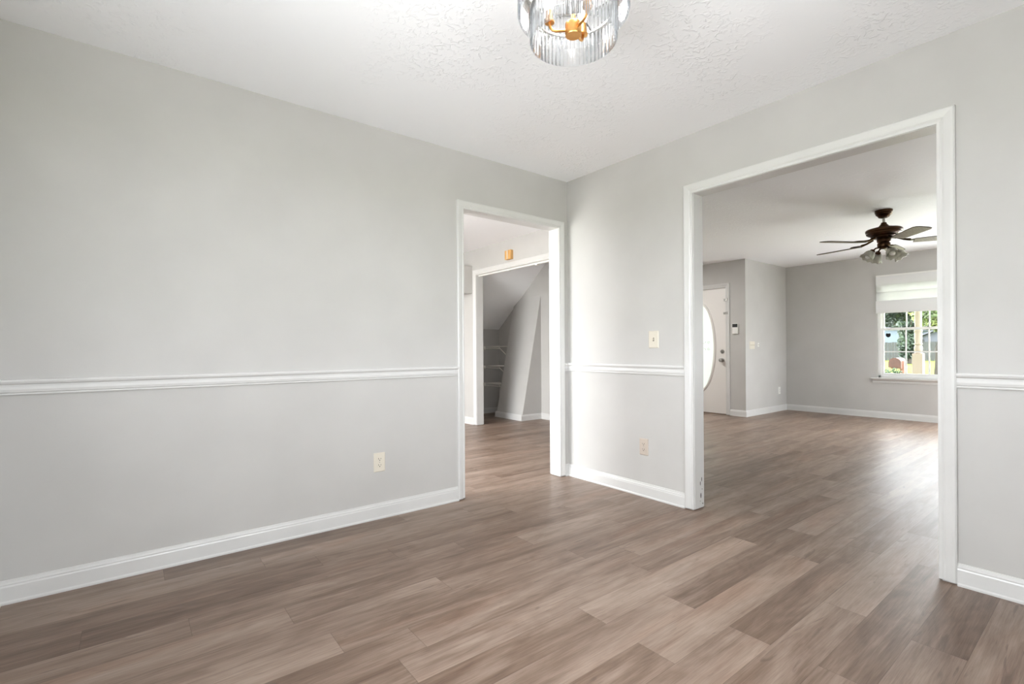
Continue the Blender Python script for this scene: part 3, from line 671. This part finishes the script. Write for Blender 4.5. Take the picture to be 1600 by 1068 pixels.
# ------------------------------------------------------------------ ceiling fan
def ceiling_fan():
    root = empty('ceiling_fan', (3.045, -1.38, HLIV)); tag(root, 'antique bronze ceiling fan with five blades and frosted tulip lights', 'ceiling fan')
    def part(name, bm, m, smooth=True, parent=None): return link(name, bm, m, parent or root, smooth=smooth)
    z = lambda v: v - HLIV
    part('canopy', lathe(bmesh.new(), [(.074, z(2.412)), (.074, z(2.388)), (.066, z(2.380)), (.068, z(2.372)), (.058, z(2.362)), (.046, z(2.35)), (.044, z(2.343)), (.024, z(2.335)), (.0001, z(2.333))], 36), M_bronze)
    part('downrod', lathe(bmesh.new(), [(.012, z(2.34)), (.012, z(2.27))], 16), M_chrome)
    mo = part('motor_housing', lathe(bmesh.new(), [(.0001, z(2.292)), (.022, z(2.290)), (.026, z(2.276)), (.045, z(2.252)), (.050, z(2.243)), (.088, z(2.240)), (.094, z(2.232)), (.142, z(2.226)), (.152, z(2.217)), (.152, z(2.200)),
         (.144, z(2.192)), (.146, z(2.180)), (.130, z(2.168)), (.104, z(2.160)), (.108, z(2.150)), (.082, z(2.134)), (.0001, z(2.132))], 48), M_bronze)
    part('switch_housing', lathe(bmesh.new(), [(.05, z(2.14)), (.058, z(2.125)), (.058, z(2.10)), (.048, z(2.09)), (.055, z(2.08)), (.055, z(2.055)), (.040, z(2.035)), (.030, z(2.03)), (.0001, z(2.025))], 36), M_bronze)
    for k in range(5):
        a = math.radians(76 + 72 * k); Rz = Matrix.Rotation(a, 4, 'Z'); pitch = Matrix.Rotation(math.radians(-8), 4, 'X')
        # blade iron
        bm = bmesh.new(); tube(bm, [(.10, .0, z(2.135)), (.16, .0, z(2.108)), (.21, 0, z(2.098))], [.012, .010, .012], 10)
        pr = [(.19, -.012), (.22, -.035), (.26, -.045), (.30, -.030), (.325, 0), (.30, .030), (.26, .045), (.22, .035), (.19, .012)]
        prism(bm, pr, lambda x, y, t: (x, y, t), z(2.092), z(2.098)); bm.transform(Rz)
        part('blade_arm', bm, M_bronze)
        bm = bmesh.new(); pr = [(.235, -.052), (.30, -.060), (.50, -.070), (.61, -.072), (.645, -.060), (.66, -.030), (.66, .030), (.645, .060), (.61, .072), (.50, .070), (.30, .060), (.235, .052)]
        prism(bm, pr, lambda x, y, t: (x, y, t), -.0035, .0035)
        for f in bm.faces:
            if abs(f.calc_center_median().z) < .003: f.material_index = 1
        bm.transform(Rz @ Matrix.Translation((0, 0, z(2.088))) @ pitch)
        link('blade', bm, None, root, mats=[M_blade, M_blade_edge])
    for k in range(4):
        a = math.radians(230 + 90 * k - 8)
        d = Vector((math.cos(a), math.sin(a), 0))
        bm = bmesh.new(); p0 = d * .03 + Vector((0, 0, z(2.045))); p1 = d * .075 + Vector((0, 0, z(2.035))); p2 = d * .100 + Vector((0, 0, z(2.012)))
        tube(bm, [p0, p1, p2], .008, 10)
        ax = (d * .62 + Vector((0, 0, -.78))).normalized(); q = ax.to_track_quat('Z', 'Y').to_matrix().to_4x4()
        lathe(bm, [(.018, -.008), (.024, 0), (.026, .022), (.020, .024)], 20, p2, q)
        arm = part('light_arm', bm, M_bronze)
        bm = bmesh.new(); seg = 40; prof = [(.020, .012), (.032, .020), (.042, .036), (.046, .054), (.047, .070), (.053, .084), (.061, .094)]
        rings = []
        for i, (r, h) in enumerate(prof):
            wv = max(0, i - 3) / 3
            ring = [bm.verts.new(q @ Vector(((r + .004 * wv * math.cos(8 * 2 * PI * s / seg)) * math.cos(2 * PI * s / seg), (r + .004 * wv * math.cos(8 * 2 * PI * s / seg)) * math.sin(2 * PI * s / seg), h + .004 * wv * math.cos(8 * 2 * PI * s / seg))) + p2) for s in range(seg)]
            rings.append(ring)
        for A, D in zip(rings, rings[1:]):
            for s in range(seg): bm.faces.new((A[s], A[(s + 1) % seg], D[(s + 1) % seg], D[s]))
        sh_ = link('glass_shade', bm, M_shadeglass, arm, smooth=True); md = sh_.modifiers.new('t', 'SOLIDIFY'); md.thickness = .003
        bm = lathe(bmesh.new(), [(.010, .02), (.012, .03), (.024, .055), (.026, .068), (.018, .085), (.0001, .092)], 20, p2, q)
        link('bulb', bm, M_plastic, arm, smooth=True)
    for k, dx in enumerate((-.02, .025)):
        bm = bmesh.new(); tube(bm, [(dx, -.05, z(2.06)), (dx, -.052, z(1.95))], .0012, 6); lathe(bm, [(.0001, 0), (.004, .004), (.005, .014), (.0001, .022)], 12, (dx, -.052, z(1.93)))
        part('pull_chain', bm, M_bronze)
ceiling_fan()

# ------------------------------------------------------------------ chandelier
def chandelier():
    cx, cy = -1.64, -1.70
    root = empty('crystal_chandelier', (cx, cy, H)); tag(root, 'round two tier crystal rod ceiling light with gold centre', 'ceiling light')
    z = lambda v: v - H
    link('ceiling_plate', lathe(bmesh.new(), [(.075, 0), (.075, z(2.425)), (.068, z(2.415)), (.0001, z(2.413))], 36), M_brass, root, smooth=True)
    link('stem', lathe(bmesh.new(), [(.008, z(2.42)), (.008, z(2.185))], 12), M_brass, root, smooth=True)
    link('hub', lathe(bmesh.new(), [(.0001, z(2.192)), (.027, z(2.192)), (.0285, z(2.188)), (.0285, z(2.152)), (.026, z(2.148)), (.0001, z(2.148))], 36), M_brass, root, smooth=True)
    # rings that carry the rods
    for nm, r, zz_ in (('upper_ring', .19, 2.350), ('lower_ring', .147, 2.240)):
        bm = bmesh.new(); n = 72; pr = [(r - .004, zz_ + .004), (r + .004, zz_ + .004), (r + .004, zz_ - .002), (r - .004, zz_ - .002)]
        rings = [[bm.verts.new((a * math.cos(2 * PI * k / n), a * math.sin(2 * PI * k / n), z(b))) for k in range(n)] for a, b in pr]
        for i in range(4):
            p, q = rings[i], rings[(i + 1) % 4]
            for k in range(n): bm.faces.new((p[k], p[(k + 1) % n], q[(k + 1) % n], q[k]))
        rg = link(nm, bm, M_chrome, root, smooth=True)
        bm = bmesh.new()
        for k in range(3):
            a = k * 2 * PI / 3 + .3; tube(bm, [(0, 0, z(zz_ + .03)), (r * math.cos(a), r * math.sin(a), z(zz_ + .002))], .0025, 6)
        link('spoke', bm, M_chrome, rg)
    # arms with sockets and bulbs
    view = Vector((-2.868 - cx, -2.909 - cy, 0)).normalized(); ang0 = math.atan2(view.y, view.x)
    for k, off in enumerate((-85, 35, 155)):
        a = ang0 + math.radians(off) ; d = Vector((math.cos(a), math.sin(a), 0)); zb = z(2.168)
        pts = [d * .026 + Vector((0, 0, zb)), d * .060 + Vector((0, 0, zb - .001)), d * .072 + Vector((0, 0, zb + .003)), d * .080 + Vector((0, 0, zb + .012)), d * .083 + Vector((0, 0, zb + .03))]
        bm = bmesh.new(); tube(bm, pts, .0050, 12); arm = link('arm', bm, M_brass, root, smooth=True)
        c = d * .083
        bm = lathe(bmesh.new(), [(.0001, zb + .028), (.017, zb + .028), (.018, zb + .032), (.014, zb + .036), (.012, zb + .07), (.0001, zb + .07)], 24, c)
        link('socket', bm, M_brass, arm, smooth=True)
        bm = lathe(bmesh.new(), [(.0001, zb + .068), (.010, zb + .070), (.016, zb + .09), (.018, zb + .105), (.010, zb + .135), (.0001, zb + .155)], 20, c)
        link('bulb', bm, M_bulb, arm, smooth=True)
        ld = bpy.data.lights.new('chandelier_bulb', 'POINT'); ld.energy = 5; ld.shadow_soft_size = .02; ld.color = (1, .975, .94)
        lo = bpy.data.objects.new('chandelier_bulb_light', ld); C.objects.link(lo); lo.location = Vector((cx, cy, H)) + c + Vector((0, 0, zb + .11))
    sd = bpy.data.lights.new('chandelier_fill_spot', 'SPOT'); sd.energy = 20; sd.spot_size = math.radians(172); sd.spot_blend = .6; sd.shadow_soft_size = .05; sd.color = (1, .98, .95)  # extra spot added above the bulbs to light walls and floor
    so = bpy.data.objects.new('chandelier_fill_spot', sd); C.objects.link(so); so.location = (cx, cy, 2.395)
    # crystal rods: ribbed glass bars hanging side by side
    def rod_mesh(h, w_):
        bm = bmesh.new(); pr = [(-w_ / 2, -.0035), (-w_ / 4, -.0062), (0, -.0035), (w_ / 4, -.0062), (w_ / 2, -.0035), (w_ / 2, .0035), (0, .0055), (-w_ / 2, .0035)]
        prism(bm, pr, lambda a, b, t: (b, a, t), 0, h); return bm
    def tier(r, n, z0, h, count, stuff_name=None):
        w_ = 2 * PI * r / n * .93; first = None
        for k in range(count):
            a = 2 * PI * k / n + ang0 - PI
            if first is None:
                first = link('crystal_rod', rod_mesh(h, w_), M_crystal, root); o = first
            else:
                o = first.copy(); C.objects.link(o); o.parent = root
            o.location = (r * math.cos(a), r * math.sin(a), z(z0)); o.rotation_euler = (0, 0, a)
        if count < n:
            bm = bmesh.new()
            for k in range(count, n):
                a = 2 * PI * k / n + ang0 - PI; b2 = rod_mesh(h, w_); b2.transform(Matrix.Translation((r * math.cos(a), r * math.sin(a), z(z0))) @ Matrix.Rotation(a, 4, 'Z'))
                me = bpy.data.meshes.new('tmp'); b2.to_mesh(me); b2.free(); bm.from_mesh(me); bpy.data.meshes.remove(me)
            o = link('crystal_rods', bm, M_crystal, root); o['kind'] = 'stuff'
    tier(.147, 60, 2.128, .112, 60)
    tier(.190, 78, 2.222, .128, 40)
chandelier()

# ------------------------------------------------------------------ outside
G = -.35
struct(link('ground', boxes((-90, 110, -110, 120, G - .1, G)), M_lawn), 'sunny green lawn outside the window', 'lawn')
struct(link('bounce_slab', boxes((-14, XL - .13, -12, 14, G, G + .06), (XL - .13, 5.2, -12, YS - .16, G, G + .06)), add_noise(mat('pale_concrete', rough=.9), (196, 193, 187), (208, 205, 199), 2)), 'pale concrete slab added outside to bounce sky light through the windows', 'bounce_slab')  # slab added so that neutral light bounces up to the ceilings
def fence():
    x = 60; root = empty('wooden_fence', (x, 14, G)); tag(root, 'grey wooden privacy fence across the far end of the lawn', 'fence')
    rng = random.Random(3); bm = bmesh.new()
    for k in range(240):
        y = -20 + k * .29; h = 1.93 + rng.uniform(-.03, .03) + (.35 if y > 16 and y < 20 else 0)
        B(bm, x, x + .03, y, y + .27, G, G + h)
    o = link('fence_boards', bm, M_fence); o.parent = root; o.matrix_parent_inverse = Matrix.Translation(root.location).inverted()
    bm = boxes((x + .03, x + .08, -20, 49.5, G + .4, G + .5), (x + .03, x + .08, -20, 49.5, G + 1.5, G + 1.6)); o = link('fence_rail', bm, M_fence); o.parent = root; o.matrix_parent_inverse = Matrix.Translation(root.location).inverted()
fence()
def house(name, x, y0, y1, hw, hr, mw, label):
    root = empty(name, (x, (y0 + y1) / 2, G)); tag(root, label, 'house'); inv = Matrix.Translation(root.location).inverted()
    bm = boxes((x, x + 9, y0, y1, G, hw)); ym = (y0 + y1) / 2
    prism(bm, [(y0, hw), (y1, hw), (ym, hr)], lambda a, b, t: (t, a, b), x, x + 9)
    o = link('walls', bm, mw); o.parent = root; o.matrix_parent_inverse = inv
    bm = bmesh.new()
    for s, ya in ((1, y0), (-1, y1)):
        prism(bm, [(ya - s * .5, hw - .35 * (hr - hw) / ((y1 - y0) / 2)), (ym, hr + .02), (ym, hr + .28), (ya - s * .5, hw - .1)], lambda a, b, t: (t, a, b), x - .5, x + 9.5)
    o = link('roof', bm, M_roof); o.parent = root; o.matrix_parent_inverse = inv
    bm = boxes((x - .05, x + .02, ym + 1.5, ym + 2.7, G + 1.1, G + 2.3)); o = link('window', bm, M_black); o.parent = root; o.matrix_parent_inverse = inv
house('neighbor_house', 74, 14.2, 26, 3.3, 3.8, M_side, 'pale blue house behind the fence, seen at the window left')
house('neighbor_house', 70, 8.0, 13.2, 1.9, 3.1, M_side2, 'grey blue gabled shed behind the fence, right of the porch post')

def porch_post():
    x, y = 8.0, -.585; root = empty('porch_post', (x, y, G)); tag(root, 'cream turned porch post outside the living room window', 'post')
    z = lambda v: v - G
    link('square_base', boxes((-.074, .074, -.074, .074, 0, z(.937))), M_post, root, bevel=.006)
    link('turned_shaft', lathe(bmesh.new(), [(.052, z(.937)), (.058, z(.95)), (.046, z(.965)), (.058, z(.99)), (.061, z(1.02)), (.060, z(1.05)), (.048, z(1.075)), (.047, z(1.085)), (.060, z(1.095)), (.060, z(1.11)), (.050, z(1.12)),
        (.055, z(1.2)), (.056, z(1.28)), (.052, z(1.31)), (.060, z(1.325)), (.060, z(1.34)), (.050, z(1.35)), (.051, z(1.6)), (.046, z(1.9)), (.058, z(1.93)), (.058, z(2.0))], 32), M_post, root, smooth=True)
    link('square_top', boxes((-.07, .07, -.07, .07, z(2.0), z(2.52))), M_post, root, bevel=.006)
porch_post()

def mailbox():
    x, y = 13.0, .97; root = empty('mailbox', (x, y, G)); tag(root, 'rust red arched mailbox on a post on the lawn', 'mailbox')
    r = .13; zb = .512 - G; hs = .125
    pr = [(-r, zb)] + [(-r * math.cos(t), zb + hs + r * math.sin(t)) for t in [k * PI / 16 for k in range(17)]] + [(r, zb)]
    bm = bmesh.new(); prism(bm, pr, lambda a, b, t: (t, a, b), 0, .5)
    link('body', bm, M_mail_sunlit, root)
    pr2 = [(a * 1.04, b + (.004 if b > zb + .1 else 0)) for a, b in pr]
    bm = bmesh.new(); prism(bm, pr2, lambda a, b, t: (t, a, b), -.03, .004); f = link('front_door', bm, M_mail, root); f['label'] = 'dark rust red arched front'
    link('post', boxes((.1, .2, -.17, -.08, 0, zb + .18)), M_mail_sunlit, root)
    link('cross_arm', boxes((.02, .48, -.13, .10, zb - .03, zb)), M_mail_sunlit, root)
mailbox()

def crown(bm, c, rx, ry, rz, n, size, rng):
    for _ in range(n):
        while True:
            p = Vector((rng.uniform(-1, 1), rng.uniform(-1, 1), rng.uniform(-1, 1)))
            if .35 < p.length < 1: break
        p = Vector((p.x * rx, p.y * ry, p.z * rz)) + Vector(c); s = size * rng.uniform(.6, 1.4)
        u = Vector((rng.gauss(0, 1), rng.gauss(0, 1), rng.gauss(0, 1))).normalized(); v = u.orthogonal().normalized()
        bm.faces.new([bm.verts.new(p + q) for q in (-u * s, -v * s * .45, u * s, v * s * .45)])
def tree(x, y, trunk_h, crowns, n, size, m, label, seed, group='trees beyond the lawn'):
    rng = random.Random(seed); root = empty('tree', (x, y, G)); tag(root, label, 'tree', None)
    bm = bmesh.new(); tube(bm, [(0, 0, 0), (.1, .05, trunk_h * .5), (0, 0, trunk_h), (.1, -.1, trunk_h + .8)], [.28, .2, .16, .08], 10)
    for k in range(4):
        a = k * PI / 2 + .4; tube(bm, [(0, 0, trunk_h * .8), (math.cos(a) * 1.1, math.sin(a) * 1.1, trunk_h + .7)], [.1, .04], 7)
    link('trunk', bm, M_trunk, root, smooth=True)
    bm = bmesh.new()
    for c, rx, ry, rz in crowns: crown(bm, c, rx, ry, rz, n, size, rng)
    link('foliage', bm, m, root)
tree(34, 7.6, 3.0, [((0, 0, 4.0), 2.2, 2.4, 1.5), ((0, -1.8, 4.3), 1.5, 1.8, 1.3), ((0, -3.6, 4.2), 1.5, 1.6, 1.2)], 2600, .14, M_leaf1, 'grey green leafy tree over the lawn, left in the window', 5)
tree(26, 2.45, 2.6, [((0, 0, 3.2), 1.5, 1.15, 1.1), ((.3, -.7, 3.7), 1.2, 1.1, .9)], 2600, .10, M_leaf2, 'bright yellow green tree, right of the porch post', 6)
tree(48, 8.6, 2.8, [((0, 0, 3.4), 1.0, .75, 1.9), ((0, .1, 1.6), .8, .6, 1.3)], 1600, .17, M_leaf1, 'dark green tree behind the porch post near the fence', 8)
for i, (tx, ty, lab) in enumerate(((98, 38, 'leafy tree far behind the pale blue house'), (100, 20, 'leafy tree far behind the fence, between the two houses'), (96, 3, 'leafy tree far behind the gabled shed'))):
    tree(tx, ty, 3.5, [((0, 0, 5.6), 6, 7.5, 3.0), ((0, 2.5, 4.5), 5, 5, 3), ((0, -2.5, 4.6), 5, 5, 3)], 3200, .36, M_leaf1, lab, 20 + i)
# low planting below the window
rng = random.Random(9)
bm = bmesh.new()
for k in range(6): crown(bm, (11.2 + rng.uniform(-.1, .1), .55 + k * .25, G + .55), .3, .25, .36, 700, .035, rng)
tag(link('low_hedge', bm, M_shrub), 'low dark green hedge on the lawn below the mailbox', 'hedge', kind='stuff')
bm = bmesh.new()
for k in range(3): crown(bm, (9.6, -.9 + k * .25, G + .42), .2, .2, .40, 260, .035, rng)
tag(link('flower_bed', bm, add_noise(mat('pinkish_leaves', rough=.7), (120, 110, 70), (200, 160, 130), 6)), 'pinkish low plants right of the porch post', 'plants', kind='stuff')
